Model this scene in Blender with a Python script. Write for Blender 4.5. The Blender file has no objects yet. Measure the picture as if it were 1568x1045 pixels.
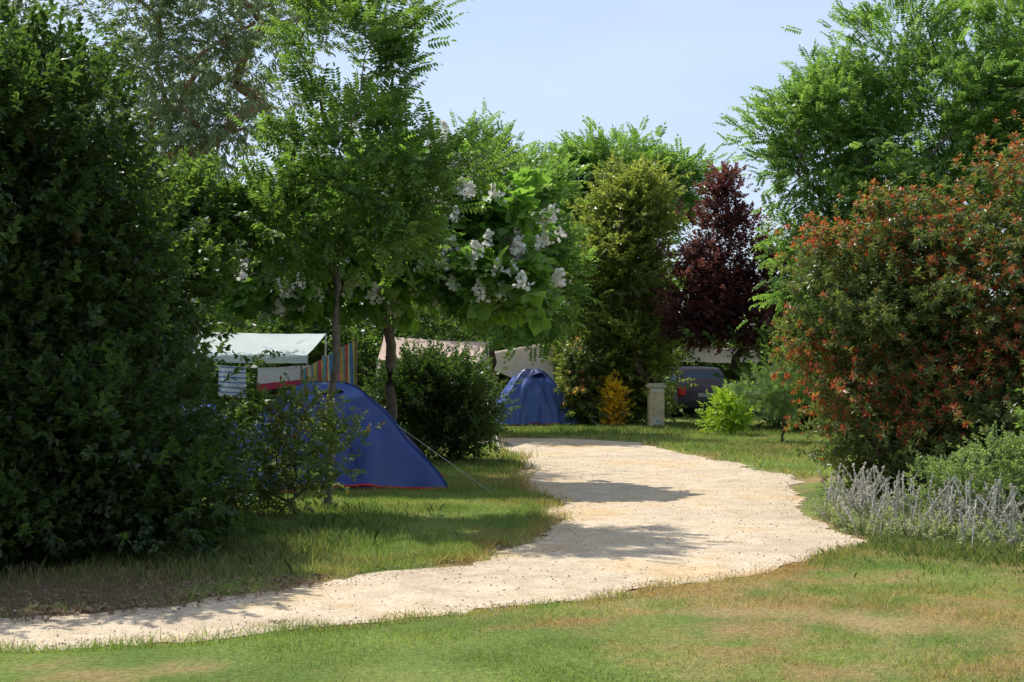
import bpy, math, numpy as np
from mathutils import Vector
rng=np.random.default_rng(7)
sc=bpy.context.scene
sc.view_settings.view_transform='Standard'
sc.view_settings.look='None'
sc.view_settings.exposure=0
# ---------------------------------------------------------------- helpers
_g=np.random.default_rng(3).random((256,256))
def vnoise(x,y,s=1.0,o=0):
    x=np.asarray(x)/s+17.3*o+500; y=np.asarray(y)/s+9.1*o+500
    xi=np.floor(x).astype(int); yi=np.floor(y).astype(int)
    fx=x-xi; fy=y-yi; fx=fx*fx*(3-2*fx); fy=fy*fy*(3-2*fy)
    a=_g[xi%256,yi%256]; b=_g[(xi+1)%256,yi%256]; c=_g[xi%256,(yi+1)%256]; d=_g[(xi+1)%256,(yi+1)%256]
    return (a*(1-fx)+b*fx)*(1-fy)+(c*(1-fx)+d*fx)*fy
def fbm(x,y,s,o=0): return .5*vnoise(x,y,s,o)+.3*vnoise(x,y,s*.45,o+1)+.2*vnoise(x,y,s*.2,o+2)
def sstep(a,b,x):
    t=np.clip((x-a)/(b-a),0,1); return t*t*(3-2*t)
class MB:
    def __init__(s): s.v=[];s.f=[];s.c=[];s.n=0
    def add(s,v,f,col=(.5,.5,.5),mat=0,smooth=False):
        v=np.asarray(v,float).reshape(-1,3); f=np.asarray(f,int)
        col=np.asarray(col,float)
        if col.ndim==1: col=np.tile(col,(len(v),1))
        s.v.append(v); s.c.append(col); s.f.append((f+s.n,mat,smooth)); s.n+=len(v)
    def obj(s,name,mats,parent=None):
        me=bpy.data.meshes.new(name)
        v=np.concatenate(s.v); c=np.concatenate(s.c)
        me.vertices.add(len(v)); me.vertices.foreach_set('co',v.astype(np.float32).ravel())
        li=np.concatenate([f.ravel() for f,_,_ in s.f])
        tot=np.concatenate([np.full(len(f),f.shape[1]) for f,_,_ in s.f])
        mi=np.concatenate([np.full(len(f),m) for f,m,_ in s.f])
        sm=np.concatenate([np.full(len(f),q) for f,_,q in s.f])
        me.loops.add(len(li)); me.loops.foreach_set('vertex_index',li.astype(np.int32))
        me.polygons.add(len(tot)); st=np.concatenate([[0],np.cumsum(tot)[:-1]])
        me.polygons.foreach_set('loop_start',st.astype(np.int32))
        me.update(calc_edges=True)
        for m in mats: me.materials.append(m)
        me.polygons.foreach_set('material_index',mi.astype(np.int32))
        me.polygons.foreach_set('use_smooth',sm.astype(bool))
        a=me.color_attributes.new('Col','FLOAT_COLOR','POINT')
        a.data.foreach_set('color',np.concatenate([c,np.ones((len(c),1))],1).astype(np.float32).ravel())
        me.update()
        ob=bpy.data.objects.new(name,me); sc.collection.objects.link(ob)
        if parent: ob.parent=parent
        return ob
def empty(name,loc=(0,0,0),rz=0):
    e=bpy.data.objects.new(name,None); e.location=loc; e.rotation_euler=(0,0,rz); sc.collection.objects.link(e); return e
def tube(mb,pts,rad,col=(.2,.15,.1),mat=0,n=6,closed=False):
    pts=np.asarray(pts,float); m=len(pts)
    rad=np.broadcast_to(np.asarray(rad,float),(m,))
    t=np.gradient(pts,axis=0); t/=np.linalg.norm(t,axis=1)[:,None]+1e-9
    ref=np.array([0,0,1.]) if abs(t[:,2]).mean()<.8 else np.array([1.,0,0])
    u=np.cross(t,ref); u/=np.linalg.norm(u,axis=1)[:,None]+1e-9; w=np.cross(t,u)
    a=np.arange(n)/n*2*np.pi
    v=pts[:,None]+rad[:,None,None]*(np.cos(a)[None,:,None]*u[:,None]+np.sin(a)[None,:,None]*w[:,None])
    i=np.arange(m-1)[:,None]*n; j=np.arange(n)[None]
    f=np.stack([i+j,i+(j+1)%n,i+n+(j+1)%n,i+n+j],-1).reshape(-1,4)
    mb.add(v.reshape(-1,3),f,col,mat,True)
def box(mb,c,s,col=(.5,.5,.5),mat=0,rz=0):
    v=np.array([[x,y,z] for x in(-.5,.5) for y in(-.5,.5) for z in(-.5,.5)])*np.array(s)
    cz,sz=math.cos(rz),math.sin(rz); v=np.stack([v[:,0]*cz-v[:,1]*sz,v[:,0]*sz+v[:,1]*cz,v[:,2]],1)+np.array(c)
    mb.add(v,[[0,1,3,2],[4,6,7,5],[0,4,5,1],[2,3,7,6],[0,2,6,4],[1,5,7,3]],col,mat)
def bevel(o,w,seg=2):
    m=o.modifiers.new('b','BEVEL'); m.width=w; m.segments=seg; m.limit_method='ANGLE'
# ---------------------------------------------------------------- materials
def newmat(n):
    m=bpy.data.materials.new(n); m.use_nodes=True; nt=m.node_tree; nt.nodes.clear()
    o=nt.nodes.new('ShaderNodeOutputMaterial'); return m,nt,o
def attr_mat(name,rough=.5,spec=.3,trans=0.0,tcol=(1,1,1),bump=0,bscale=40,var=.0,vscale=8):
    m,nt,o=newmat(name); L=nt.links.new
    a=nt.nodes.new('ShaderNodeAttribute'); a.attribute_name='Col'
    p=nt.nodes.new('ShaderNodeBsdfPrincipled'); p.inputs['Roughness'].default_value=rough; p.inputs['Specular IOR Level'].default_value=spec
    src=a.outputs['Color']
    tc=nt.nodes.new('ShaderNodeTexCoord')
    if var>0:
        n=nt.nodes.new('ShaderNodeTexNoise'); n.inputs['Scale'].default_value=vscale; n.inputs['Detail'].default_value=5
        L(tc.outputs['Object'],n.inputs['Vector'])
        mr=nt.nodes.new('ShaderNodeMapRange'); mr.inputs['From Min'].default_value=.3; mr.inputs['From Max'].default_value=.7
        mr.inputs['To Min'].default_value=1-var; mr.inputs['To Max'].default_value=1+var; L(n.outputs['Fac'],mr.inputs['Value'])
        vm=nt.nodes.new('ShaderNodeVectorMath'); vm.operation='SCALE'; L(src,vm.inputs[0]); L(mr.outputs[0],vm.inputs['Scale']); src=vm.outputs[0]
    L(src,p.inputs['Base Color'])
    if bump>0:
        n2=nt.nodes.new('ShaderNodeTexNoise'); n2.inputs['Scale'].default_value=bscale; n2.inputs['Detail'].default_value=6
        L(tc.outputs['Object'],n2.inputs['Vector'])
        b=nt.nodes.new('ShaderNodeBump'); b.inputs['Strength'].default_value=bump; b.inputs['Distance'].default_value=.02
        L(n2.outputs['Fac'],b.inputs['Height']); L(b.outputs[0],p.inputs['Normal'])
    if trans>0:
        t=nt.nodes.new('ShaderNodeBsdfTranslucent')
        vm=nt.nodes.new('ShaderNodeVectorMath'); vm.operation='MULTIPLY'; L(src,vm.inputs[0]); vm.inputs[1].default_value=tcol
        L(vm.outputs[0],t.inputs['Color'])
        mx=nt.nodes.new('ShaderNodeMixShader'); mx.inputs[0].default_value=trans
        L(p.outputs[0],mx.inputs[1]); L(t.outputs[0],mx.inputs[2]); L(mx.outputs[0],o.inputs['Surface'])
    else: L(p.outputs[0],o.inputs['Surface'])
    return m
M_leaf=attr_mat('leaf',.40,.5,.48,(2.3,2.4,1.2))
M_redleaf=attr_mat('bronze_leaf',.40,.5,.40,(1.6,1.9,1.1))
M_grass=attr_mat('grass_blade',.6,.2,.4,(1.6,1.7,.9))
M_bark=attr_mat('bark',.9,.1,0,bump=.8,bscale=30,var=.35,vscale=14)
M_cloth=attr_mat('fabric',.7,.25,.42,(1,1,1),bump=.25,bscale=9,var=.06,vscale=3)
M_nylon=attr_mat('tent_nylon',.38,.5,.2,(1.2,1.2,1.2),bump=.5,bscale=4,var=.1,vscale=2.5)
M_plain=attr_mat('painted',.55,.4,0,var=.08,vscale=6)
M_stone=attr_mat('stone',.9,.15,0,bump=.7,bscale=22,var=.2,vscale=9)
M_soil=attr_mat('soil_and_turf',.95,.05,0,bump=1,bscale=60,var=.3,vscale=25)
def simple(name,col,rough,metal=0,coat=0):
    m,nt,o=newmat(name); p=nt.nodes.new('ShaderNodeBsdfPrincipled')
    n=nt.nodes.new('ShaderNodeTexNoise'); n.inputs['Scale'].default_value=5
    r=nt.nodes.new('ShaderNodeValToRGB'); r.color_ramp.elements[0].color=(*[c*.85 for c in col],1); r.color_ramp.elements[1].color=(*[min(1,c*1.15) for c in col],1)
    nt.links.new(n.outputs['Fac'],r.inputs[0]); nt.links.new(r.outputs[0],p.inputs['Base Color'])
    p.inputs['Roughness'].default_value=rough; p.inputs['Metallic'].default_value=metal; p.inputs['Coat Weight'].default_value=coat
    nt.links.new(p.outputs[0],o.inputs['Surface']); return m
def gravel_mat():
    m,nt,o=newmat('gravel'); L=nt.links.new; N=nt.nodes.new
    tc=N('ShaderNodeTexCoord')
    def noise(s,d=6):
        n=N('ShaderNodeTexNoise'); n.inputs['Scale'].default_value=s; n.inputs['Detail'].default_value=d; n.inputs['Roughness'].default_value=.65; L(tc.outputs['Object'],n.inputs['Vector']); return n
    n1=noise(.5); r=N('ShaderNodeValToRGB'); e=r.color_ramp.elements
    e[0].position=.36; e[0].color=(.53,.435,.32,1); e[1].position=.66; e[1].color=(.61,.44,.245,1)
    e2=r.color_ramp.elements.new(.5); e2.color=(.63,.525,.39,1)
    L(n1.outputs['Fac'],r.inputs[0])
    v=N('ShaderNodeTexVoronoi'); v.inputs['Scale'].default_value=85; L(tc.outputs['Object'],v.inputs['Vector'])
    rv=N('ShaderNodeValToRGB'); ev=rv.color_ramp.elements; ev[0].color=(.6,.58,.56,1); ev[1].color=(1.2,1.18,1.14,1)
    sx=N('ShaderNodeSeparateColor'); L(v.outputs['Color'],sx.inputs[0]); L(sx.outputs[0],rv.inputs[0])
    mul=N('ShaderNodeMixRGB'); mul.blend_type='MULTIPLY'; mul.inputs[0].default_value=.75; L(r.outputs[0],mul.inputs[1]); L(rv.outputs[0],mul.inputs[2])
    n3=noise(3,9); r3=N('ShaderNodeValToRGB'); r3.color_ramp.elements[0].position=.36; r3.color_ramp.elements[0].color=(.82,.79,.74,1); r3.color_ramp.elements[1].position=.58; r3.color_ramp.elements[1].color=(1.05,1.05,1.05,1)
    L(n3.outputs['Fac'],r3.inputs[0]); mul2=N('ShaderNodeMixRGB'); mul2.blend_type='MULTIPLY'; mul2.inputs[0].default_value=.85; L(mul.outputs[0],mul2.inputs[1]); L(r3.outputs[0],mul2.inputs[2])
    p=N('ShaderNodeBsdfPrincipled'); p.inputs['Roughness'].default_value=.95; p.inputs['Specular IOR Level'].default_value=.1; L(mul2.outputs[0],p.inputs['Base Color'])
    b=N('ShaderNodeBump'); b.inputs['Strength'].default_value=.5; b.inputs['Distance'].default_value=.006; L(v.outputs['Distance'],b.inputs['Height'])
    b2=N('ShaderNodeBump'); b2.inputs['Strength'].default_value=.5; b2.inputs['Distance'].default_value=.03; L(n3.outputs['Fac'],b2.inputs['Height']); L(b.outputs[0],b2.inputs['Normal'])
    L(b2.outputs[0],p.inputs['Normal']); L(p.outputs[0],o.inputs['Surface']); return m
M_gravel=gravel_mat()
# ---------------------------------------------------------------- path outline
ctrl=np.array([(-30,-3.5),(-14,3.4),(-6,7.0),(-2.955,8.21),(-2.17,8.53),(-1.365,8.9),(-.618,9.35),(.07,9.72),(.936,10.4),(1.584,10.92),(2.065,11.36),(2.453,11.98),(2.936,12.64),(3.144,13.27),(3.22,14.58),(3.21,15.69),(3.42,17.14),(3.86,19.19),(3.95,20.7),(3.61,22.7),(3.22,24.5),(2.8,27.0),(2.5,28.7),(1.5,30.0),(-.54,30.5),(-3,30.6),(-9,30.5),(-9,27.2),(-3,27.4),(-1.06,27.5),(-.31,27.6),(.09,25.4),(.17,22.7),(.17,19.9),(.41,17.55),(.466,15.4),(.345,13.9),(.095,12.95),(-.19,12.1),(-.71,11.54),(-1.14,11.1),(-1.7,10.46),(-2.19,9.95),(-2.76,9.6),(-3.37,9.3),(-6,8.3),(-14,5.0),(-31,-1)])
def catmull(P,step=.07):
    out=[]; n=len(P)
    for i in range(n):
        p0,p1,p2,p3=P[i-1],P[i],P[(i+1)%n],P[(i+2)%n]
        k=max(2,int(min(np.linalg.norm(p2-p1)/step,60)))
        for t in np.arange(k)/k:
            out.append(.5*((2*p1)+(-p0+p2)*t+(2*p0-5*p1+4*p2-p3)*t*t+(-p0+3*p1-3*p2+p3)*t**3))
    return np.array(out)
edge=catmull(ctrl)
tg=np.roll(edge,-1,0)-np.roll(edge,1,0); tg/=np.linalg.norm(tg,axis=1)[:,None]
nrm=np.stack([tg[:,1],-tg[:,0]],1)
edge=edge+nrm*((fbm(edge[:,0],edge[:,1],.6,4)-.5)*.5+(rng.random(len(edge))-.5)*.07)[:,None]
coarse=edge[::5]
def sdf(x,y):
    P=coarse; Q=np.roll(P,-1,0); d=np.full(x.shape,1e9); ins=np.zeros(x.shape,bool)
    for (ax,ay),(bx,by) in zip(P,Q):
        ex,ey=bx-ax,by-ay; t=np.clip(((x-ax)*ex+(y-ay)*ey)/(ex*ex+ey*ey+1e-12),0,1)
        d=np.minimum(d,(x-ax-t*ex)**2+(y-ay-t*ey)**2)
        c=((ay>y)!=(by>y)); 
        if abs(ey)>1e-12: ins^=c&(x<(ex*(y-ay)/ey+ax))
    d=np.sqrt(d); return np.where(ins,-d,d)
gx=np.arange(-14,16,.1); gy=np.arange(4,46,.1)
GX,GY=np.meshgrid(gx,gy,indexing='ij'); SD=sdf(GX.ravel(),GY.ravel()).reshape(GX.shape)
def _interp(x,y):
    fx=np.clip((x-gx[0])/.1,0,len(gx)-1.001); fy=np.clip((y-gy[0])/.1,0,len(gy)-1.001)
    i=fx.astype(int); j=fy.astype(int); a=fx-i; b=fy-j
    return (SD[i,j]*(1-a)+SD[i+1,j]*a)*(1-b)+(SD[i,j+1]*(1-a)+SD[i+1,j+1]*a)*b
def dryness(x,y,sd):
    g=np.exp(-((x-2.6)/2.6)**2-((y-10.4)/1.6)**2)
    g2=np.exp(-((x-4.0)/2.5)**2-((y-8.6)/1.5)**2)*.4
    left=.15*np.exp(-((x+.5)/2.2)**2-((y-8.6)/.9)**2)
    e=np.exp(-np.clip(sd,0,9)/.2)*.5
    n=fbm(x,y,.9,7)*.6+fbm(x,y,.28,17)*.4
    d=g*.6+g2+left+e+(n-.5)*2.6+.04
    return np.clip(d,0,1)
GREEN=np.array([.14,.215,.05]); LGREEN=np.array([.26,.32,.09]); DRY=np.array([.46,.34,.17]); RDRY=np.array([.42,.24,.12])
def turf(x,y,sd,r):
    d=dryness(x,y,sd)[:,None]; m=vnoise(x,y,.5,11)[:,None]
    g=GREEN*(1-m)+LGREEN*m; q=vnoise(x,y,.7,13)[:,None]; dr=DRY*(1-q)+RDRY*q
    d=sstep(.1,1.0,d+(r[:,None]-.5)*.8)*.9
    return g*(1-d)+dr*d
# ---------------------------------------------------------------- ground
def axis(a,b,st,far):
    c=np.arange(a,b+1e-6,st); o=[far*.02,far*.06,far*.2,far*.5,far]
    return np.concatenate([[a-k for k in o[::-1]],c,[b+k for k in o]])
ax=axis(-13.5,15.5,.12,1500); ay=axis(4.5,45,.12,1500)
X,Y=np.meshgrid(ax,ay,indexing='ij'); x=X.ravel(); y=Y.ravel(); sd=_interp(x,y)
far=(x<-13.5)|(x>15.5)|(y<4.5)|(y>45); 
z=sstep(0,.35,sd)*(.018+.035*fbm(x,y,1.3,2))
z=np.where((sd<.0),-0.006,z)
z=np.where(far,-.002,z)
gc=turf(x,y,np.where(far,5,sd),rng.random(len(x))*.4+.3)*.75
soil=sstep(-1.9,-2.9,x+.0*y)*sstep(8.9,9.6,y)*sstep(17,15,y); soil=np.clip(soil*1.3+(fbm(x,y,.6,5)-.5),0,1)*(soil>0.02)
gc=gc*(1-soil[:,None])+np.array([.13,.09,.058])*soil[:,None]
ny=len(ay); i=np.arange(len(ax)-1)[:,None]*ny; j=np.arange(ny-1)[None]
f=np.stack([i+j,i+ny+j,i+ny+j+1,i+j+1],-1).reshape(-1,4)
mb=MB(); mb.add(np.stack([x,y,z],1),f,gc,0,True); mb.obj('ground',[M_soil])
me=bpy.data.meshes.new('gravel_path'); me.from_pydata([(p[0],p[1],.006) for p in edge],[],[list(range(len(edge)))]); me.materials.append(M_gravel); me.update()
if me.polygons[0].normal.z<0: me.flip_normals()
sc.collection.objects.link(bpy.data.objects.new('gravel_path',me))
n=50000; x=rng.uniform(-4,4.5,n); y=7.5+rng.random(n)**1.4*18; sd=_interp(x,y)
k=(sd<.16)&((rng.random(n)<.2)|(np.abs(sd)<.25)); x=x[k];y=y[k];sd=sd[k]; n=len(x)
s=.003+.008*rng.random(n)**3
o=np.array([[1,0,0],[-1,0,0],[0,1,0],[0,-1,0],[0,0,.7],[0,0,-.7]],float)
v=np.stack([x,y,.008+s*.3+.02*(sd>0)],1)[:,None]+s[:,None,None]*o[None]*(.7+.6*rng.random((n,6,1)))
ff=np.array([[0,2,4],[2,1,4],[1,3,4],[3,0,4],[2,0,5],[1,2,5],[3,1,5],[0,3,5]])
c=np.repeat((np.array([.58,.48,.36])*(.55+.6*rng.random((n,1)))),6,0)
mb=MB(); mb.add(v.reshape(-1,3),(np.arange(n)[:,None,None]*6+ff[None]).reshape(-1,3),c); mb.obj('loose_gravel',[M_stone])
# ---------------------------------------------------------------- grass
def blades(mb,x,y,h,w,col,lean=.5,two=False,z0=0.0):
    n=len(x); a=rng.random(n)*2*np.pi; b=rng.random(n)*2*np.pi
    base=np.stack([x,y,np.full(n,z0)],1); s=np.stack([np.cos(a),np.sin(a),0*a],1)*(w/2)[:,None]
    l=(rng.random(n)**1.0*lean)*h; d=np.stack([np.cos(b)*l,np.sin(b)*l,h],1)
    if not two:
        v=np.stack([base-s,base+s,base+d],1).reshape(-1,3); mb.add(v,np.arange(3*n).reshape(n,3),np.repeat(col,3,0))
    else:
        mid=base+d*np.array([.4,.4,.6]); tip=base+d*np.array([1.3,1.3,.92])
        v=np.stack([base-s,base+s,mid+s*.75,tip,mid-s*.75],1).reshape(-1,3); mb.add(v,np.arange(5*n).reshape(n,5),np.repeat(col,5,0))
mb=MB()
def lawn(n,x0,x1,y0,y1,hm,wm,pw=1.0):
    x=rng.uniform(x0,x1,n); y=y0+(y1-y0)*rng.random(n)**pw
    sd=_interp(x,y); lim=.5+.42*y
    thr=.02+.12*vnoise(x,y,.15,3)
    k=(sd>thr-.28*(rng.random(n)<.2)*(vnoise(x,y,.4,19)))&(np.abs(x)<lim)
    k&=~((x<-2.3)&(y>9.2)&(y<14)&(rng.random(n)<.8))
    x=x[k];y=y[k];sd=sd[k];n=len(x)
    c=turf(x,y,sd,rng.random(n))*(.6+.8*rng.random((n,1)))
    h=hm*(.5+.9*rng.random(n))*(.7+.9*vnoise(x,y,.35,5))*(1+1.2*np.exp(-np.clip(sd,0,5)/.12)*(vnoise(x,y,.5,8)>.45))
    blades(mb,x,y,h,wm*(.6+.8*rng.random(n)),c,1.5,z0=.02)
lawn(330000,-4.5,6.5,6.4,13,.028,.006,1.25)
lawn(150000,-4.5,1.2,11,20,.04,.008,1.1)
lawn(50000,-4,1,18,34,.06,.014)
lawn(60000,1.5,10,20,37,.06,.014)
mb.obj('grass_lawn',[M_grass])
mb=MB()
def rough(n,cx,cy,rx,ry,h,w,c1,c2):
    x=cx+rng.normal(0,rx,n); y=cy+rng.normal(0,ry,n); k=(_interp(x,y)>.04); x=x[k];y=y[k];n=len(x)
    t=rng.random((n,1)); c=(np.array(c1)*(1-t)+np.array(c2)*t)*(.6+.7*rng.random((n,1)))
    cl=.5+.8*vnoise(x,y,.25,31)
    blades(mb,x,y,np.minimum(h*(.3+.9*rng.random(n))*cl,.3),w*(.6+.8*rng.random(n)),c,.6,True,.01)
G1=(.09,.14,.04);G2=(.2,.25,.08);D1=(.38,.28,.15)
rough(9000,-2.3,12.6,.5,.7,.17,.006,G1,G2); rough(5000,-1.8,13.6,.5,.7,.10,.006,G1,G2)
rough(3500,-3.0,11.0,.5,.4,.10,.006,G1,D1); rough(3000,-2.2,12.0,.45,.5,.15,.006,G2,D1); rough(4000,-1.3,11.9,.55,.25,.07,.006,G2,D1)
rough(6000,-2.6,15.2,.9,.6,.11,.008,G1,G2)
rough(9000,3.9,12.6,.6,.5,.10,.006,G1,G2); rough(9000,4.9,12.0,.9,.6,.10,.006,G1,G2); rough(4500,4.2,12.5,1,.4,.11,.006,G2,D1)
rough(4000,1.4,33,1.2,1.2,.12,.015,G1,G2); rough(5000,4,33.5,1.6,1.2,.14,.015,G1,G2); rough(4000,4.6,27,.7,2,.10,.013,G1,D1)
rough(5000,-.6,22.3,.5,.7,.12,.01,G1,G2)
mb.obj('rough_grass',[M_grass])
# ---------------------------------------------------------------- leaves
def leaf_shape(K,w,fold,bend):
    if K==4: return np.array([[0,0,0],[.42,-w/2,fold],[1,0,-bend],[.42,w/2,fold]],float)
    return np.array([[0,0,0],[.22,-.40*w,fold],[.6,-.46*w,fold*.8],[1,0,-bend],[.6,.46*w,fold*.8],[.22,.40*w,fold]],float)
def frame(d,up):
    d=d/np.linalg.norm(d); s=np.cross(up,d); s/=np.linalg.norm(s)+1e-9; u=np.cross(d,s); return np.stack([d,s,u],1)
def template(kind,K,w,r):
    L=[];Yg=[]
    def put(o,d,up,s,yg):
        R=frame(np.array(d,float),np.array(up,float)); L.append(leaf_shape(K,w,.1+.1*r.random(),.05+.2*r.random())*s@R.T+np.array(o)); Yg.append(yg)
    if kind=='broad':
        n=10
        for i in range(n):
            t=i/(n-1); az=i*2.4+r.random()*.5; a=math.radians(75-55*t+r.uniform(-12,12))
            d=(math.cos(a),math.sin(a)*math.cos(az),math.sin(a)*math.sin(az)*.7-.15)
            put((t*1.9,0,-.12*t*t),d,(r.normal(0,.4),r.normal(0,.4),1.2),.75+.4*r.random()-.25*t,t)
    elif kind=='pinnate':
        n=7
        for i in range(n):
            t=i/n
            for sg in(-1,1):
                put((t*3.0,0,-.45*t*t+.2*t),(.35,sg,-.1-.25*r.random()),(r.normal(0,.25),r.normal(0,.25),1),.9+.25*r.random()-.3*abs(t-.4),t)
        put((3.0,0,-.4),(1,0,-.4),(0,0,1),.85,1)
    elif kind=='whorl':
        n=11
        for i in range(n):
            t=i/(n-1); az=i*2.4; a=math.radians(88-62*t+r.uniform(-8,8))
            d=(math.cos(a),math.sin(a)*math.cos(az),math.sin(a)*math.sin(az))
            put((t*.8,0,0),d,(1,r.normal(0,.2),r.normal(0,.2)),1.0-.35*t+.1*r.random(),t)
    elif kind=='big':
        n=5
        for i in range(n):
            t=i/(n-1); az=i*2.2+r.random(); d=(.5+.4*t,math.cos(az),math.sin(az)*.4-.35)
            put((t*.7,0,0),d,(r.normal(0,.2)+.2,r.normal(0,.2),1),.7+.45*r.random(),t)
    elif kind=='droop':
        n=10
        for i in range(n):
            t=i/(n-1); az=i*2.4; put((t*2.0,0,-.5*t*t),(.35,.4*math.cos(az),-.9+.2*r.random()),(math.cos(az),math.sin(az),.2),.8+.4*r.random(),t)
    elif kind=='needle':
        n=26
        for i in range(n):
            t=i/(n-1); az=i*2.4; a=math.radians(50-30*t); put((t*1.2,0,0),(math.cos(a),math.sin(a)*math.cos(az),math.sin(a)*math.sin(az)),(0,.3,1),.9,t)
    return np.array(L),np.array(Yg)
def sprigs(mb,pos,dirs,size,kind,K,w,c1,c2,outer,young=None,yamt=None,mat=1,nvar=4,szj=.3):
    M=len(pos); var=rng.integers(0,nvar,M)
    dirs=dirs/(np.linalg.norm(dirs,axis=1)[:,None]+1e-9)
    up=np.array([0,0,1.])+rng.normal(0,.35,(M,3))
    s=np.cross(up,dirs); s/=np.linalg.norm(s,axis=1)[:,None]+1e-9; u=np.cross(dirs,s)
    R=np.stack([dirs,s,u],1)
    sz=size*(1-szj+2*szj*rng.random(M))
    c1=np.array(c1);c2=np.array(c2)
    for q in range(nvar):
        k=np.where(var==q)[0]
        if not len(k): continue
        T,Yg=template(kind,K,w,np.random.default_rng(100+q)); nl=len(T)
        V=np.einsum('lkj,mji->mlki',T,R[k])*sz[k][:,None,None,None]+pos[k][:,None,None]
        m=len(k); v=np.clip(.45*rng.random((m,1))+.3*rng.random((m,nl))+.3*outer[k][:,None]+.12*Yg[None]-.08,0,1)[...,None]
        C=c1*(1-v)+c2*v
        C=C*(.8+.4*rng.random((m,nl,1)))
        if young is not None:
            ya=(yamt[k][:,None]*(Yg[None]**.8)+.25*(rng.random((m,nl))-.5)*(yamt[k][:,None]>0.05)); ya=sstep(.3,.55,ya)[...,None]
            yy=np.array(young); pick=rng.integers(0,len(yy),(m,nl)); YC=yy[pick]*(.7+.6*rng.random((m,nl,1)))
            C=C*(1-ya)+YC*ya
        C=np.repeat(C[:,:,None,:],K,2)
        mb.add(V.reshape(-1,3),np.arange(m*nl*K).reshape(-1,K),C.reshape(-1,3),mat)
def skeleton(mb,base,targets,rt,bark,crown_z,rmin=.006,jit=.12,lean=None):
    base=np.array(base,float)
    top=np.array(lean,float) if lean is not None else np.array([base[0],base[1],crown_z])
    nodes=[];par=[]
    nt=6
    for i in range(nt+1):
        t=i/nt; p=base*(1-t)+top*t; p=p+np.array([rng.normal(0,.02),rng.normal(0,.02),0])*(0<i<nt)*max(1,rt*12); nodes.append(p); par.append(i-1)
    start=nt
    T=targets[np.argsort(np.linalg.norm(targets-top,axis=1))]
    for tg in T:
        P=np.array(nodes[max(1,start-2):]); d=np.linalg.norm(P-tg,axis=1)+.8*np.clip(P[:,2]-tg[2]+.1,0,9)
        j=int(np.argmin(d))+max(1,start-2); a=nodes[j]; ln=np.linalg.norm(tg-a); pj=j
        for t in(.33,.66,1.0):
            p=a*(1-t)+tg*t+(rng.normal(0,jit*.5,3)*ln*(t<1))+np.array([0,0,.08*ln*math.sin(math.pi*t)])
            nodes.append(p); par.append(pj); pj=len(nodes)-1
    N=len(nodes); cnt=np.ones(N); ch=[[] for _ in range(N)]
    for i in range(N-1,0,-1): cnt[par[i]]+=cnt[i]; ch[par[i]].append(i)
    rad=np.maximum(rmin,rt*(cnt/cnt[0])**.5); rad[0]=rt*1.25
    done=set()
    for i in range(N):
        for c in ch[i]:
            if c in done: continue
            chain=[i,c]; done.add(c)
            while ch[chain[-1]]:
                nx=max(ch[chain[-1]],key=lambda q:cnt[q]); chain.append(nx); done.add(nx)
            r=rad[chain].copy(); r[0]=min(rad[i],r[1]*1.3)
            tube(mb,np.array([nodes[q] for q in chain]),r,bark,0,6)
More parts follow.
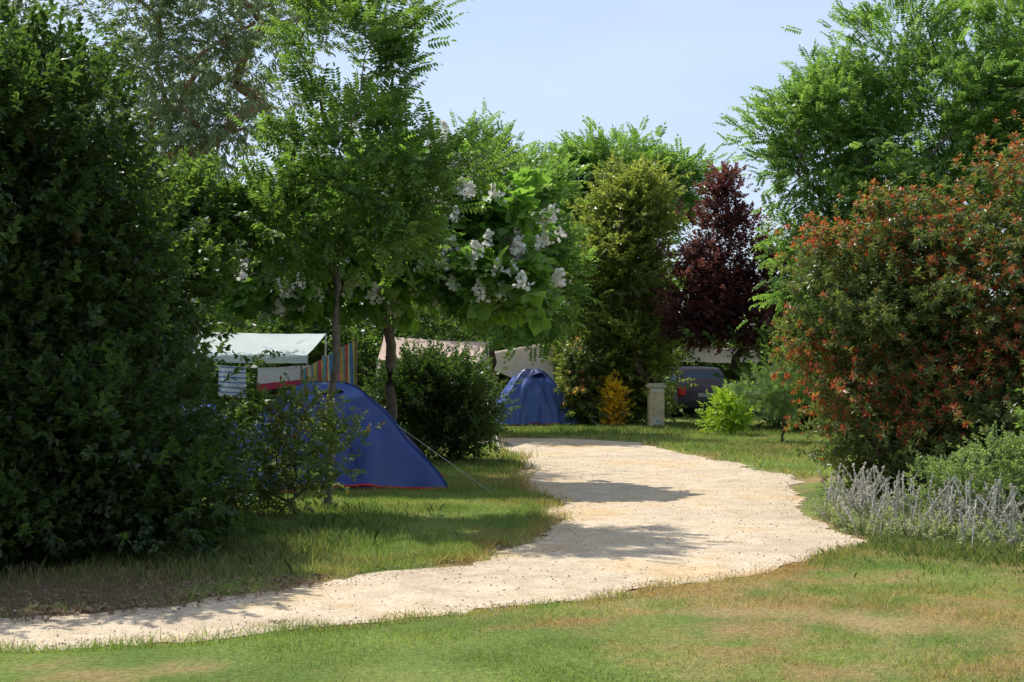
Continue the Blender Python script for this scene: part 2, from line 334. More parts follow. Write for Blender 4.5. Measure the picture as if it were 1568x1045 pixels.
def plant(name,blobs,n,kind='broad',size=.07,K=4,w=.5,c1=(.03,.06,.015),c2=(.09,.14,.03),base=None,rt=.06,bark=(.12,.09,.06),crown_z=1.0,
          nclump=60,cr=.22,fill=.3,young=None,yprob=0,lean=None,up=.5,flowers=None,inner=0.25,rmin=.006,zmin=.05,droop=0,leafmat=None):
    mb=MB(); B=np.array(blobs,float); wt=(B[:,3]*B[:,4]+B[:,4]*B[:,5]+B[:,3]*B[:,5]); wt/=wt.sum()
    def samp(m,lo,ex):
        k=rng.choice(len(B),m,p=wt); d=rng.normal(0,1,(m,3)); d/=np.linalg.norm(d,axis=1)[:,None]
        r=lo+(1-lo)*rng.random(m)**ex; bump=1+.3*(vnoise(d[:,0]*2+k*7,d[:,2]*2+d[:,1]*1.7,.5,5)-.5)*2
        return B[k,:3]+d*B[k,3:]*(r*bump)[:,None],k
    cc,ck=samp(nclump,.5,.6); cc[:,2]=np.maximum(cc[:,2],zmin+cr*.4)
    n1=int(n*(1-fill)); a=rng.integers(0,nclump,n1); csz=.6+.8*rng.random(nclump)
    p1=cc[a]+rng.normal(0,cr,(n1,3))*csz[a][:,None]*np.array([1,1,.7]); k1=ck[a]
    p2,k2=samp(n-n1,.55,.6)
    ni=int(n*inner); p3,k3=samp(ni,.1,.7)
    p3=B[k3,:3]+(p3-B[k3,:3])*.75
    pos=np.concatenate([p1,p2,p3]); kk=np.concatenate([k1,k2,k3])
    ok=pos[:,2]>zmin; pos=pos[ok];kk=kk[ok]
    o=(pos-B[kk,:3])/B[kk,3:]; ro=np.linalg.norm(o,axis=1)
    dirs=o*1.0+np.array([0,0,up-droop])+rng.normal(0,.45,pos.shape)
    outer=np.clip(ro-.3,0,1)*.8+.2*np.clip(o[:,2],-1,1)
    ya=None
    if young is not None:
        nz=vnoise(pos[:,0]*1.0+pos[:,1]*.4,pos[:,2],.55,21)*.6+.4*rng.random(len(pos))
        ya=np.clip((nz-(1-yprob))*3.2,0,1)*(ro>.62)
    sprigs(mb,pos,dirs,size,kind,K,w,c1,c2,outer,young,ya)
    if flowers:
        nf,locs=flowers
        P,kf=samp(nf*4,1.0,.5); P=B[kf,:3]+(P-B[kf,:3])*1.14; P[:,1]=np.where(rng.random(len(P))<.7,B[kf,1]-abs(P[:,1]-B[kf,1]),P[:,1]); P=P[(P[:,2]>locs)][:nf]
        for p in P:
            m=rng.integers(26,46); t=rng.random(m); q=p+np.stack([rng.normal(0,.05,m)*(1.3-t),rng.normal(0,.05,m)*(1.3-t),t*.22],1)
            s=.024+.015*rng.random(m); a=rng.normal(0,1,(m,3)); a/=np.linalg.norm(a,axis=1)[:,None]; b=np.cross(a,rng.normal(0,1,(m,3))); b/=np.linalg.norm(b,axis=1)[:,None]
            c=np.cross(a,b); an=np.arange(5)/5*2*np.pi
            V=q[:,None]+s[:,None,None]*(np.cos(an)[None,:,None]*b[:,None]+np.sin(an)[None,:,None]*c[:,None])
            mb.add(V.reshape(-1,3),np.arange(m*5).reshape(m,5),np.array([.85,.83,.75])*(.8+.2*rng.random((m*5,1))),2)
    if base is not None: skeleton(mb,base,cc,rt,bark,crown_z,rmin,lean=lean)
    return mb.obj(name,[M_bark,leafmat or M_leaf,M_cloth])
DG=(.03,.06,.018); MG=(.09,.14,.036); LG=(.14,.21,.05)
HD=(.022,.045,.014); HM=(.07,.112,.03)
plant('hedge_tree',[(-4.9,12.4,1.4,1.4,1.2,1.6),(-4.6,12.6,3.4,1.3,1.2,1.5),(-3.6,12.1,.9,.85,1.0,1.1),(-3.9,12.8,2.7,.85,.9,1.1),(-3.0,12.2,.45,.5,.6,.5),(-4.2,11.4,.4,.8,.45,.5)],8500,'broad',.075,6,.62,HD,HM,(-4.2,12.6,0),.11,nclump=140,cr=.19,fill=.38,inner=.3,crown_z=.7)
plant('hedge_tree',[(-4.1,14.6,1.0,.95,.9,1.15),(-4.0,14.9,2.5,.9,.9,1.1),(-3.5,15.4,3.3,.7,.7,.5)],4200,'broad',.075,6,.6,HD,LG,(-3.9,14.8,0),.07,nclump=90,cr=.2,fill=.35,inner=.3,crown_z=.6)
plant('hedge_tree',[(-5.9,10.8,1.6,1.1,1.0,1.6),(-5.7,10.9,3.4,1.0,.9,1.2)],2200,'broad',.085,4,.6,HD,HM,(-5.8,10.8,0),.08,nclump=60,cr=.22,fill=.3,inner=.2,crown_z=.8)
plant('eucalyptus_tree',[(-6.6,24,7.2,2.0,1.8,2.6),(-5.0,24,6.2,1.5,1.4,2.0),(-4.4,24.2,8.0,1.2,1.3,1.8),(-8.2,24,5.2,1.8,1.6,2.2)],6000,'droop',.13,4,.24,(.085,.11,.065),(.22,.26,.17),(-6.2,24,0),.17,(.38,.21,.15),nclump=85,cr=.42,fill=.03,inner=.03,crown_z=2.2,rmin=.026)
plant('ash_tree',[(-1.75,15.7,5.1,.65,.7,1.1),(-1.8,15.7,3.85,1.0,.9,.85),(-2.5,15.7,3.2,.7,.7,.5),(-.75,15.9,3.85,.5,.6,.4),(-1.6,15.7,3.0,.7,.7,.35)],2000,'pinnate',.075,6,.40,(.045,.085,.02),(.14,.22,.048),(-2.05,15.75,0),.045,(.15,.13,.105),nclump=75,cr=.14,fill=.08,inner=.05,crown_z=2.2,lean=(-1.93,15.75,2.5),zmin=2.5)
plant('catalpa_tree',[(-.8,20,3.35,1.15,1.0,.85),(-2.6,20,3.15,1.5,1.1,.8),(-1.7,20.3,4.0,1.3,1.1,.75),(-.3,19.3,2.75,.75,.8,.45),(-3.3,19.3,2.75,.9,.7,.45)],2500,'big',.2,6,.85,(.06,.12,.028),(.15,.26,.052),(-1.75,20.6,0),.075,(.15,.12,.09),nclump=95,cr=.19,fill=.35,inner=.1,crown_z=1.9,flowers=(260,2.2),zmin=2.28)
plant('laurel_shrub',[(-1.2,23,.95,.85,.75,.9),(-1.5,23.1,1.2,.6,.6,.5),(-.75,22.8,.7,.5,.5,.7)],2400,'broad',.085,4,.45,HD,HM,(-1.0,23,0),.05,nclump=60,cr=.17,fill=.4,crown_z=.3)
plant('young_oak_shrub',[(-2.5,15.0,.7,.42,.4,.65),(-2.0,15.2,.75,.34,.35,.45),(-2.25,15.0,1.15,.28,.3,.35),(-2.7,14.9,.35,.5,.4,.4)],950,'broad',.05,6,.5,(.05,.08,.024),(.17,.22,.06),(-2.3,15.05,0),.025,nclump=50,cr=.11,fill=.15,inner=.15,crown_z=.3,young=[(.28,.13,.06),(.22,.17,.05)],yprob=.45)
RC1=(.07,.135,.036);RC2=(.18,.28,.07)
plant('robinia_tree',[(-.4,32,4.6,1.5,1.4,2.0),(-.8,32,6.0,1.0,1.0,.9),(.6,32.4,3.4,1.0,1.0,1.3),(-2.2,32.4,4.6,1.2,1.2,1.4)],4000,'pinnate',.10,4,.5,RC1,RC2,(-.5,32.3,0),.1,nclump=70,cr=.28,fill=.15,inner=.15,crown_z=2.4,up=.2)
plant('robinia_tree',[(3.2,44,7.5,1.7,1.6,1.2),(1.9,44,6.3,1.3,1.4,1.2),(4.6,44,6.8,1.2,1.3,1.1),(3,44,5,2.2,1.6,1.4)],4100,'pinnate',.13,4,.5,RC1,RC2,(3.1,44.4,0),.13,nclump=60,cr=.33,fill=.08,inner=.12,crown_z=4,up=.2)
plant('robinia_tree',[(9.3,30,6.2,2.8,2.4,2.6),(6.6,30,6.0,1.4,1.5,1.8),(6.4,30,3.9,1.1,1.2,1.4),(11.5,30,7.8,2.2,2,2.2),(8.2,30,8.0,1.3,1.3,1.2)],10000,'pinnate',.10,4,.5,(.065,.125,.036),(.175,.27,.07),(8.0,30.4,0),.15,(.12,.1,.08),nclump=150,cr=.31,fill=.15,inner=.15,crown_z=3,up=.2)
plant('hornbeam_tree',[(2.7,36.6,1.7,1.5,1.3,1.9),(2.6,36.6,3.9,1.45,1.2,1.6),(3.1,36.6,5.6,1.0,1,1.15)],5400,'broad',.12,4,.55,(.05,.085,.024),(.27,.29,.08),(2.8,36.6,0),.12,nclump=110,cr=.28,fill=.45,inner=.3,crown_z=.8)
plant('photinia_shrub',[(1.85,35.4,1.1,.6,.55,1.2),(2.2,35.2,.6,.5,.4,.6)],1200,'whorl',.12,4,.4,DG,(.16,.19,.05),(1.9,35.4,0),.04,nclump=40,cr=.15,fill=.4,crown_z=.3,young=[(.40,.15,.06),(.36,.25,.08)],yprob=.55)
plant('golden_privet_shrub',[(2.5,34.9,.75,.24,.22,.5),(2.45,34.9,.4,.3,.25,.35)],450,'broad',.06,4,.5,(.5,.36,.03),(.8,.6,.07),(2.5,34.9,0),.02,nclump=16,cr=.09,fill=.4,crown_z=.2)
plant('purple_plum_tree',[(4.7,35.1,3.3,1.05,.9,1.0),(5.9,35.1,2.9,1.3,1.0,.8),(5.4,35.3,4.4,.9,.8,.9),(5.35,35.5,5.7,.45,.45,.75),(6.6,35.3,3.6,.9,.8,.8),(4.6,34.9,2.6,.8,.7,.5)],4300,'broad',.095,4,.6,(.04,.013,.02),(.15,.05,.062),(5.55,35.4,0),.09,(.08,.06,.05),nclump=85,cr=.24,fill=.3,inner=.15,crown_z=1.7,zmin=1.95)
PY=[(.44,.075,.035),(.36,.10,.04),(.30,.19,.06),(.42,.15,.055),(.32,.06,.03)]
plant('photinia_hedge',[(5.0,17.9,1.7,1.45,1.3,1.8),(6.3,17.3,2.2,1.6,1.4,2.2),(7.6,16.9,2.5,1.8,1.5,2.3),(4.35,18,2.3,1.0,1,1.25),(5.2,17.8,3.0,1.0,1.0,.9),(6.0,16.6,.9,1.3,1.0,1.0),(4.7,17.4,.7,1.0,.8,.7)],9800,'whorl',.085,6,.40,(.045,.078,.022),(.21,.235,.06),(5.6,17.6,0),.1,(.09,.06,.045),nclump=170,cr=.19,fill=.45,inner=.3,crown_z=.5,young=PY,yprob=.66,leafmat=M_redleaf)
plant('sage_bush',[(4.9,13.9,.5,.6,.5,.5),(5.5,13.6,.65,.7,.5,.6),(4.35,14.3,.3,.45,.4,.35)],2400,'broad',.04,4,.45,(.09,.135,.06),(.23,.29,.13),(5,13.9,0),.02,nclump=60,cr=.12,fill=.4,crown_z=.15)
plant('buddleia_shrub',[(5.75,14.3,1.0,.55,.5,.8)],1100,'broad',.06,4,.38,(.07,.13,.04),(.19,.28,.09),(5.8,14.3,0),.03,nclump=30,cr=.14,fill=.3,crown_z=.2)
plant('young_pine_tree',[(5.4,28.3,1.05,.7,.6,.45),(5.1,28.3,.9,.5,.4,.3),(5.6,28.3,1.35,.35,.35,.3)],420,'needle',.13,4,.07,(.06,.10,.04),(.16,.23,.08),(5.38,28.3,0),.035,nclump=26,cr=.12,fill=.2,crown_z=.5,zmin=.3)
plant('spindle_shrub',[(4.75,31,.55,.42,.38,.5)],600,'broad',.06,4,.5,(.14,.21,.025),(.33,.44,.05),(4.75,31,0),.02,nclump=22,cr=.14,fill=.2,crown_z=.15)
# lamb's ear flower stalks mixed with grass
mb=MB(); 
for cx,cy,rx,ry,ns in[(3.5,14.6,.25,.5,80),(3.95,14.0,.4,.5,110),(4.6,13.4,.45,.45,115),(5.3,12.9,.45,.4,100)]:
    for q in range(ns):
        bx,by=cx+rng.normal(0,rx),cy+rng.normal(0,ry)
        if _interp(np.array([bx]),np.array([by]))[0]<.05: continue
        h=.16+.45*rng.random()**1.2; lx,ly=rng.normal(0,.10,2); t=np.linspace(0,1,5)[:,None]
        P=np.array([bx,by,0])+t*np.array([lx,ly,h])*np.array([1,1,1])+(t**2)*np.array([lx,ly,0])*.5; tube(mb,P,.006,(.46,.45,.38),0,4)
        m=15; tt=.4+.6*rng.random(m); pos=np.array([bx,by,0])+tt[:,None]*np.array([lx,ly,h])+(tt**2)[:,None]*np.array([lx,ly,0])*.5
        tone=.8+.35*rng.random()
        sprigs(mb,pos,rng.normal(0,1,(m,3))*np.array([1,1,.4])+np.array([0,0,.5]),.015,'whorl',4,.6,np.array((.52,.48,.41))*tone,np.array((.80,.74,.66))*tone,np.ones(m),mat=2,nvar=1)
    m=ns*6; pos=np.stack([cx+rng.normal(0,rx,m),cy+rng.normal(0,ry,m),.03+.13*rng.random(m)],1); pos=pos[_interp(pos[:,0],pos[:,1])>.02]
    sprigs(mb,pos,rng.normal(0,.5,pos.shape)+np.array([0,0,1]),.035,'broad',4,.45,(.16,.19,.11),(.34,.36,.25),rng.random(len(pos)),mat=1)
    m=1500; x=cx+rng.normal(0,rx*1.2,m); y=cy+rng.normal(0,ry*1.1,m); k=_interp(x,y)>.05; x=x[k];y=y[k];m=len(x); t=rng.random((m,1))
    blades(mb,x,y,.12+.2*rng.random(m),.005+.004*rng.random(m),np.array((.12,.18,.05))*(1-t)+np.array((.34,.33,.16))*t,.6)
mb.obj('lambs_ear_plants',[M_bark,M_leaf,M_cloth])
def mass(name,spec,n,size,c1,c2,kind='broad'):
    bl=[]
    for (x0,x1,y,zt,k) in spec:
        for i in range(k):
            x=x0+(x1-x0)*(i+.5)/k+rng.normal(0,.3); h=zt*(.75+.35*rng.random()); r=(x1-x0)/k*.75
            bl.append((x,y+rng.normal(0,.5),h*.5,r,1.4,h*.55))
    return plant(name,bl,n,kind,size,4,.55,c1,c2,None,nclump=260,cr=.45,fill=.5,inner=.3)
mass('distant_trees',[(-30,-8,50,6.5,8),(-8,30,55,5.0,14),(-14,-6,36,5,4)],10000,.26,(.05,.085,.03),(.16,.225,.06))
mass('background_hedge',[(-10,-2.3,31.5,3.0,6),(-2.5,1.2,39.8,3.2,3),(3.8,14,44,2.6,7),(6.4,12,33.5,2.2,4)],8500,.15,DG,MG)
mass('background_hedge',[(-9,-5.6,20.5,2.9,4),(-12,-5.8,15,3.6,4)],3000,.12,DG,MG)
mb=MB(); n=3200; x=rng.uniform(-4.6,-1.4,n); y=rng.uniform(9.0,12,n); sd=_interp(x,y); k=(sd>-.22)&(sd<.9); x=x[k];y=y[k]; n=len(x)
d=rng.normal(0,1,(n,3))*np.array([1,1,.25]); sprigs(mb,np.stack([x,y,.03+.02*rng.random(n)],1),d,.026,'big',4,.55,(.14,.09,.055),(.38,.28,.18),rng.random(n),mat=0)
mb.obj('leaf_litter',[M_bark])
# ---------------------------------------------------------------- tents
def dome_tent(name,cx,cy,rz,a,b,h,c1,c2,trim,ropes=(0,1,2,3)):
    E=empty(name,(cx,cy,0),rz); mb=MB(); NT,NR=144,40
    th=np.arange(NT)/NT*2*np.pi; rr=np.linspace(0,1,NR+1)[1:]
    R=np.minimum(a/np.maximum(abs(np.cos(th)),1e-6),b/np.maximum(abs(np.sin(th)),1e-6))
    ca=math.atan2(b,a); corner=np.exp(-(np.minimum(abs(abs(np.arctan2(abs(np.sin(th)),abs(np.cos(th))))-ca),9)/.22)**1.2)
    TH,RR=np.meshgrid(th,rr,indexing='ij'); C=corner[:,None]; Rb=R[:,None]
    Rmid=np.minimum(Rb,.5*(a+b)*1.02)
    rad=(Rmid*(1-.07*RR)+(Rb-Rmid)*RR**2*C+ (Rb-Rmid)*RR*.3)*RR
    zz=h*(1-RR**2.25)**.97*(1+.05*C*np.sin(RR*np.pi))+.05*(1-C)*RR**8
    wr=.014*np.sin(TH*22+RR*6)*RR**2*(1-RR*.3)+.030*np.sin(TH*9+2+RR*9)*RR*(1-C)+.018*np.sin(TH*31+RR*14)*RR**3*C+.014*np.sin(TH*5-RR*23)*RR
    zz=zz+wr*.6; rad=rad+wr
    V=np.stack([rad*np.cos(TH),rad*np.sin(TH),np.maximum(zz,.015)],-1)
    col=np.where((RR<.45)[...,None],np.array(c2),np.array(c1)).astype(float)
    v=np.concatenate([V.reshape(-1,3),[[0,0,h]]]); col=np.concatenate([col.reshape(-1,3),[c2]])
    i=np.arange(NT)[:,None]; j=np.arange(NR-1)[None]; i2=(i+1)%NT
    mb.add(v,np.stack([i*NR+j,i*NR+j+1,i2*NR+j+1,i2*NR+j],-1).reshape(-1,4),col,0,True)
    i=np.arange(NT); 
    mb.f.append((np.stack([i*NR,((i+1)%NT)*NR,np.full(NT,NT*NR)],1),0,True))
    mb.obj('fly_sheet',[M_nylon],E)
    t=MB(); hem=V[:,-1]; tube(t,np.concatenate([hem,hem[:1]])+np.array([0,0,.03]),.018,trim,0,5); t.obj('hem_trim',[M_plain],E)
    s=MB()
    for q in range(4):
        an=[ca,math.pi-ca,math.pi+ca,-ca][q]%(2*math.pi); k=int(round(an/(2*math.pi)*NT))%NT
        P=V[k]+np.array([0,0,.005]); tube(s,P,.006,(.025,.04,.14),0,5)
        if q in ropes:
            d=np.array([math.cos(an),math.sin(an),0]); A=V[k,int(NR*.66)]; Bp=d*(math.hypot(a,b)+.65)
            tube(s,[A,(A+Bp)/2,Bp],.003,(.6,.6,.55),0,4); tube(s,[Bp+np.array([0,0,.07]),Bp-np.array([0,0,.05])],.006,(.5,.5,.5),0,5)
    k0=int(NT*.66);k1=int(NT*.84); ks=np.arange(k0,k1)
    u=(ks-k0)/(k1-k0-1); rj=np.clip((NR-2)-(np.sin(u*math.pi)**.6)*NR*.5,2,NR-1).astype(int)
    cen=V[ks,rj]; tube(s,cen+np.array([0,-.006,.006]),.004,(.012,.015,.05),0,4)
    s.obj('seams_and_guy_ropes',[M_plain],E)
    hmb=MB(); kc=int(NT*.80); P=V[kc,int(NR*.35)]; 
    d=np.array([math.cos(th[kc]),math.sin(th[kc]),0]); sd_=np.array([-d[1],d[0],0])
    pts=[]
    for u in np.linspace(-1,1,9): pts.append(P+sd_*u*.17+d*(.10*(1-u*u))+np.array([0,0,.02+.05*(1-u*u)]))
    top=P-d*.16+np.array([0,0,.10]); pts=np.array(pts)
    hmb.add(np.concatenate([pts,[top]]),[[q,q+1,9] for q in range(8)],c2,0,True)
    low=pts-np.array([0,0,.045])-d*.05; hmb.add(np.concatenate([pts-d*.01,low]),[[q,q+1,q+10,q+9] for q in range(8)],(.01,.012,.03),0)
    hmb.obj('vent_hood',[M_nylon],E)
    return E
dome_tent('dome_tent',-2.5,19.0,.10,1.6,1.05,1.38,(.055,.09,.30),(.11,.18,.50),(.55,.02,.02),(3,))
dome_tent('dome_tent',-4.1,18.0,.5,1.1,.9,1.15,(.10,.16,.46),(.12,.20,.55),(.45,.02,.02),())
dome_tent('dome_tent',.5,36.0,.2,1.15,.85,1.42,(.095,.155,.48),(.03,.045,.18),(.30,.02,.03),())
# ---------------------------------------------------------------- tarps
def cloth(mb,c,sag=.1,n=14,colf=None,col=(.6,.5,.4),wr=.008):
    c=np.array(c,float); u,v=np.meshgrid(np.linspace(0,1,n+1),np.linspace(0,1,n+1),indexing='ij'); u=u[...,None];v=v[...,None]
    P=c[0]*(1-u)*(1-v)+c[1]*u*(1-v)+c[2]*u*v+c[3]*(1-u)*v
    s=16*(u*(1-u)*v*(1-v)); e=4*u*(1-u)+4*v*(1-v)
    P=P-np.array([0,0,1])*sag*(.5*s+.25*e)+wr*np.sin(u*31+v*7)*np.array([.3,1,.3])+wr*np.sin(v*23+u*11)*np.array([0,.6,.3])
    q=[];cc=[]
    for i in range(n):
        for j in range(n):
            q+= [P[i,j],P[i+1,j],P[i+1,j+1],P[i,j+1]]; k=colf((i+.5)/n,(j+.5)/n) if colf else col; cc+=[k]*4
    mb.add(np.array(q),np.arange(n*n*4).reshape(-1,4),np.array(cc),0,False)
def pole(mb,x,y,z,r=.014,col=(.4,.4,.4)): tube(mb,[(x,y,0),(x,y,z/2),(x,y,z)],r,col,0,8)
CR=(.78,.68,.58)
E=empty('cream_tarp'); mb=MB()
cloth(mb,[(-1.3,37,1.78),(1.06,37.1,2.16),(1.08,36.7,.92),(.1,37.0,1.2)],.2,18,col=CR,wr=.012); cloth(mb,[(-1.3,37.02,1.78),(1.06,37.12,2.16),(.8,38.8,1.95),(-1.3,38.8,1.9)],.12,12,col=CR); mb.obj('sheet',[M_cloth],E)
mb=MB(); pole(mb,1.09,37.1,2.22,.02); pole(mb,-1.32,37,1.84,.02); tube(mb,[(1.08,36.7,.95),(1.6,35.6,.5),(2.2,34.6,0)],.014,(.85,.85,.8),0,4); tube(mb,[(1.09,37.1,2.16),(1.7,36,1.05),(2.3,34.7,0)],.014,(.85,.85,.8),0,4); mb.obj('poles_and_ropes',[M_plain],E)
E=empty('canopy_tarp'); mb=MB(); cloth(mb,[(-2.65,28,1.68),(-.7,28,1.60),(-.5,30,2.05),(-2.7,30,2.18)],.10,14,col=(.76,.58,.47)); cloth(mb,[(-2.65,28,1.68),(-2.7,30,2.18),(-2.75,30.1,1.5),(-2.7,28.1,1.2)],.05,10,col=(.7,.56,.48)); mb.obj('sheet',[M_cloth],E)
mb=MB(); [pole(mb,*p) for p in[(-2.65,28,1.71),(-.7,28,1.63),(-.5,30,2.08),(-2.7,30,2.21)]]; tube(mb,[(-.7,28,1.6),(-.45,26.6,.85),(-.2,25.4,0)],.007,(.8,.8,.75),0,4); mb.obj('poles_and_ropes',[M_plain],E)
E=empty('white_awning'); mb=MB(); cloth(mb,[(-5.6,23.6,1.78),(-3.4,23.6,1.76),(-3.3,25.2,2.14),(-5.6,25.2,2.18)],.06,14,col=(.70,.76,.78)); cloth(mb,[(-5.6,23.59,1.78),(-3.4,23.59,1.76),(-3.4,23.58,1.62),(-5.6,23.58,1.64)],.0,12,col=(.6,.67,.70)); mb.obj('canopy',[M_cloth],E)
mb=MB(); [pole(mb,*p) for p in[(-5.6,23.62,1.78),(-3.4,23.62,1.76),(-3.3,25.2,2.16),(-5.6,25.2,2.2)]]; mb.obj('poles',[M_plain],E)
E=empty('clothes_line'); mb=MB()
pole(mb,-4.7,21.8,1.75);pole(mb,-2.9,21.8,1.75); tube(mb,[(-4.7,21.8,1.6),(-3.8,21.8,1.55),(-2.9,21.8,1.6)],.006,(.8,.8,.8),0,4); mb.obj('posts_and_line',[M_plain],E)
mb=MB(); cloth(mb,[(-4.5,21.8,1.59),(-4.08,21.8,1.57),(-4.08,21.78,1.1),(-4.5,21.8,1.13)],0,18,lambda u,v:(.7,.73,.79) if int(v*18)%3 else (.2,.3,.55)); mb.obj('striped_towel',[M_cloth],E)
mb=MB(); cloth(mb,[(-3.9,21.8,1.55),(-3.1,21.8,1.6),(-3.1,21.8,1.3),(-3.9,21.8,1.2)],0,16,lambda u,v:(.7,.66,.66) if v<.7 else (.5,.06,.1)); mb.obj('white_towel',[M_cloth],E)
E=empty('striped_windbreak'); pal=[(.6,.36,.10),(.12,.36,.38),(.55,.12,.08),(.66,.56,.34),(.1,.24,.42),(.66,.48,.12),(.24,.4,.15),(.5,.11,.14)]
mb=MB(); cloth(mb,[(-3.2,21.6,1.52),(-2.36,21.3,1.98),(-2.34,21.3,1.0),(-3.2,21.6,.9)],0,32,lambda u,v:pal[int(u*22)%8],wr=.012); mb.obj('fabric',[M_cloth],E)
mb=MB(); pole(mb,-3.2,21.62,1.6,.016,(.3,.2,.1)); pole(mb,-2.34,21.32,2.0,.016,(.3,.2,.1)); mb.obj('stakes',[M_plain],E)
E=empty('straw_canopy'); mb=MB()
cloth(mb,[(4.7,41.5,1.62),(8.2,41.5,1.6),(8.0,43.5,2.05),(4.9,43.5,2.08)],.12,16,col=(.66,.52,.34),wr=.02); mb.obj('roof',[M_cloth],E)
mb=MB(); [pole(mb,*p,.03,(.2,.14,.09)) for p in[(4.75,41.6,1.6),(8.1,41.6,1.6),(7.9,43.4,2.05),(5,43.4,2.05)]]; mb.obj('posts',[M_plain],E)
# ---------------------------------------------------------------- stone marker
E=empty('stone_hookup_post',(3.48,34.4,0),.06)
mb=MB(); box(mb,(0,0,.5),(.36,.36,1.0),(.6,.48,.32)); o=mb.obj('pillar',[M_stone],E); bevel(o,.012)
mb=MB(); box(mb,(0,0,1.035),(.46,.46,.065),(.54,.47,.36)); box(mb,(0,0,1.085),(.38,.38,.036),(.5,.43,.32)); o=mb.obj('cap',[M_stone],E); bevel(o,.01)
mb=MB(); box(mb,(0,0,.04),(.42,.42,.08),(.42,.36,.27)); o=mb.obj('plinth',[M_stone],E); bevel(o,.01)
mb=MB(); box(mb,(0,-.19,.94),(.26,.02,.07),(.65,.65,.63)); box(mb,(.0,-.19,.20),(.17,.02,.13),(.7,.7,.7))
for q,(dx,dz,sx,sz) in enumerate([(-.035,.235,.04,.012),(-.022,.2,.012,.08),(.035,.235,.04,.012),(.035,.165,.04,.012),(.02,.2,.012,.06),(.05,.2,.012,.06)]): box(mb,(dx,-.203,dz),(sx,.006,sz),(.02,.02,.02))
mb.obj('number_plate',[M_plain],E)
# ---------------------------------------------------------------- car
E=empty('parked_car',(5.45,40.0,0),.25)
paint=simple('car_paint',(.035,.010,.014),.45,0,.15); glass=simple('car_glass',(.03,.06,.10),.3); rub=simple('rubber',(.015,.015,.015),.8); lamp=simple('tail_lamp',(.6,.02,.02),.25); rim=simple('alloy',(.4,.4,.4),.35,.8)
prof=[(0,.30,.80,.80),(0.02,.55,.83,.84),(.06,.85,.83,.84),(.10,.92,.80,.8),(.32,1.36,.60,.6),(.50,1.44,.57,.57),(1.4,1.47,.58,.58),(2.1,1.40,.58,.58),(2.75,.98,.76,.76),(3.5,.88,.78,.78),(3.85,.72,.75,.75),(3.95,.45,.72,.72),(3.92,.28,.7,.7)]
mb=MB(); v=[]
for (yy,zz_,hw,_) in prof: v+= [(-hw,yy,zz_),(-hw*.6,yy-.03*(zz_<.9 and yy<1),zz_+.015),(hw*.6,yy-.03*(zz_<.9 and yy<1),zz_+.015),(hw,yy,zz_)]
f=[]
for i in range(len(prof)-1):
    for j in range(3): f.append([4*i+j,4*i+j+1,4*i+5+j,4*i+4+j])
mb.add(v,f,(.1,.1,.1),0,True)
side=[(0,.30),(.02,.55),(.06,.85),(.10,.92),(2.75,.98),(3.5,.88),(3.85,.72),(3.95,.45),(3.92,.28)]
for sg in(-1,1):
    hw=[.80,.83,.83,.80,.76,.78,.75,.72,.70]; 
    vv=[(sg*h_,a_,b_) for (a_,b_),h_ in zip(side,hw)]; mb.add(vv,[list(range(9))],(.1,.1,.1),0)
    up_=[(.10,.92,.80),(.32,1.36,.60),(.5,1.44,.57),(1.4,1.47,.58),(2.1,1.40,.58),(2.75,.98,.76)]
    mb.add([(sg*c_,a_,b_) for a_,b_,c_ in up_],[list(range(6))],(.1,.1,.1),0)
mb.obj('body',[paint],E)
mb=MB(); mb.add([(-.66,.125,.98),(.66,.125,.98),(.54,.29,1.32),(-.54,.29,1.32)],[[0,1,2,3]])
for sg in(-1,1): mb.add([(sg*.80,.35,.96),(sg*.785,2.5,1.0),(sg*.62,2.0,1.34),(sg*.625,.5,1.36)],[[0,1,2,3]])
mb.obj('windows',[glass],E)
mb=MB()
for sx in(-.74,.74):
    for yy in(.75,3.2):
        a=np.arange(25)/24*2*np.pi
        for (r0,r1,x0,x1) in[(.31,.31,-.1,.1),(.31,.18,.1,.105),(.31,.18,-.1,-.105)]:
            A=np.stack([np.full(25,sx+x0),yy+r0*np.cos(a),.31+r0*np.sin(a)],1);B_=np.stack([np.full(25,sx+x1),yy+r1*np.cos(a),.31+r1*np.sin(a)],1)
            mb.add(np.concatenate([A,B_]),[[q,q+1,q+26,q+25] for q in range(24)],(.02,.02,.02),0)
        for sx2 in(-.1,.1):
            mb.add(np.stack([np.full(24,sx+sx2),yy+.18*np.cos(a[:24]),.31+.18*np.sin(a[:24])],1),[list(range(24))],(.3,.3,.3),1)
mb.obj('wheels',[rub,rim],E)
mb=MB(); box(mb,(-.70,.02,.78),(.2,.06,.22)); box(mb,(.70,.02,.78),(.2,.06,.22)); o=mb.obj('tail_lamps',[lamp],E); bevel(o,.02)
mb=MB(); box(mb,(0,-.03,.42),(1.62,.14,.2)); o=mb.obj('bumper',[rub],E); bevel(o,.04)
mb=MB(); box(mb,(0,-.035,.68),(.5,.02,.11),(.35,.35,.33)); mb.obj('number_plate',[M_plain],E)
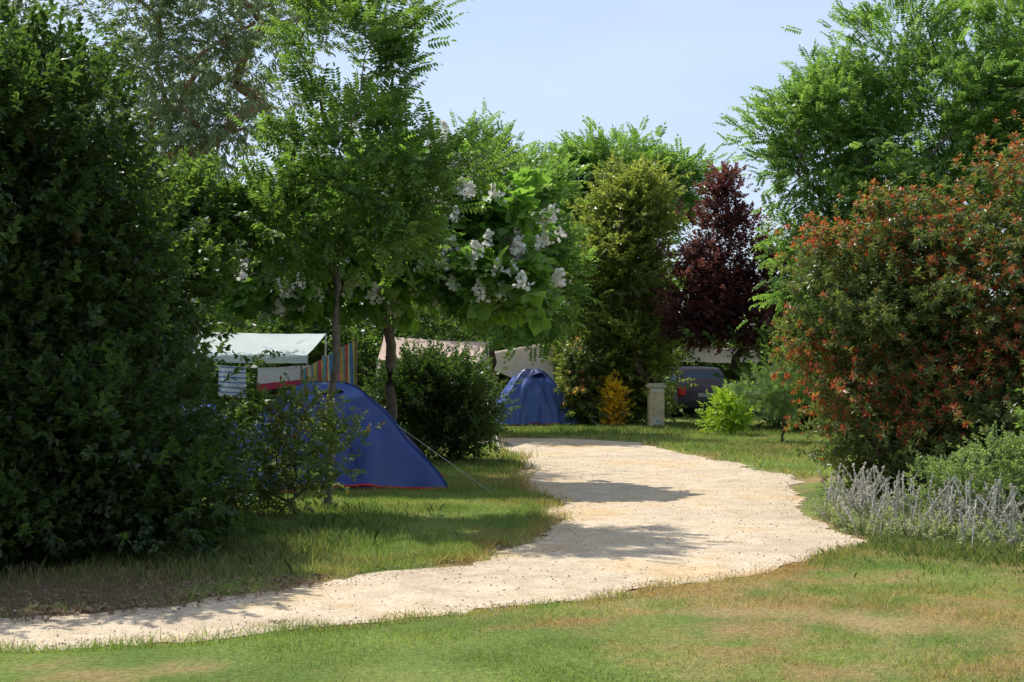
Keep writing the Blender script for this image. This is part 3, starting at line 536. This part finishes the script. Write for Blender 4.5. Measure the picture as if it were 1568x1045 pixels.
# ---------------------------------------------------------------- light
sdx,sdy,el=-.66,.75,math.radians(56)
az=math.atan2(sdy,sdx); S=Vector((math.cos(az)*math.cos(el),math.sin(az)*math.cos(el),math.sin(el)))
sun=bpy.data.lights.new('sun','SUN'); sun.energy=5.0; sun.angle=math.radians(.5); sun.color=(1,.96,.88)
so=bpy.data.objects.new('sun',sun); so.rotation_euler=S.to_track_quat('Z','Y').to_euler(); sc.collection.objects.link(so)
w=bpy.data.worlds.new('World'); sc.world=w; w.use_nodes=True; nt=w.node_tree; bg=nt.nodes['Background']
sky=nt.nodes.new('ShaderNodeTexSky'); sky.sky_type='NISHITA'; sky.sun_disc=False; sky.sun_elevation=el; sky.sun_rotation=math.atan2(S.x,S.y)
sky.air_density=1.0; sky.dust_density=1.5; sky.ozone_density=3.0
tc=nt.nodes.new('ShaderNodeTexCoord'); mp=nt.nodes.new('ShaderNodeMapping'); mp.inputs['Scale'].default_value=(1.5,1.5,9); nt.links.new(tc.outputs['Generated'],mp.inputs[0])
nz=nt.nodes.new('ShaderNodeTexNoise'); nz.inputs['Scale'].default_value=2.2; nz.inputs['Detail'].default_value=5; nt.links.new(mp.outputs[0],nz.inputs['Vector'])
mr=nt.nodes.new('ShaderNodeMapRange'); mr.inputs['From Min'].default_value=.38; mr.inputs['From Max'].default_value=.75; mr.inputs['To Min'].default_value=.45; mr.inputs['To Max'].default_value=.8; nt.links.new(nz.outputs['Fac'],mr.inputs['Value'])
mx=nt.nodes.new('ShaderNodeMixRGB'); mx.inputs[2].default_value=(5.0,5.8,7.3,1); nt.links.new(mr.outputs[0],mx.inputs[0]); nt.links.new(sky.outputs[0],mx.inputs[1])
bg.inputs[1].default_value=.15; nt.links.new(mx.outputs[0],bg.inputs[0])
# ---------------------------------------------------------------- camera
cam=bpy.data.cameras.new('camera'); cam.lens=50; cam.sensor_width=36; cam.clip_end=5000
co=bpy.data.objects.new('camera',cam); co.location=(0,0,1.7); co.rotation_euler=(math.radians(90.71),0,0); sc.collection.objects.link(co); sc.camera=co
print('verts',sum(len(o.data.vertices) for o in bpy.data.objects if o.type=='MESH'))
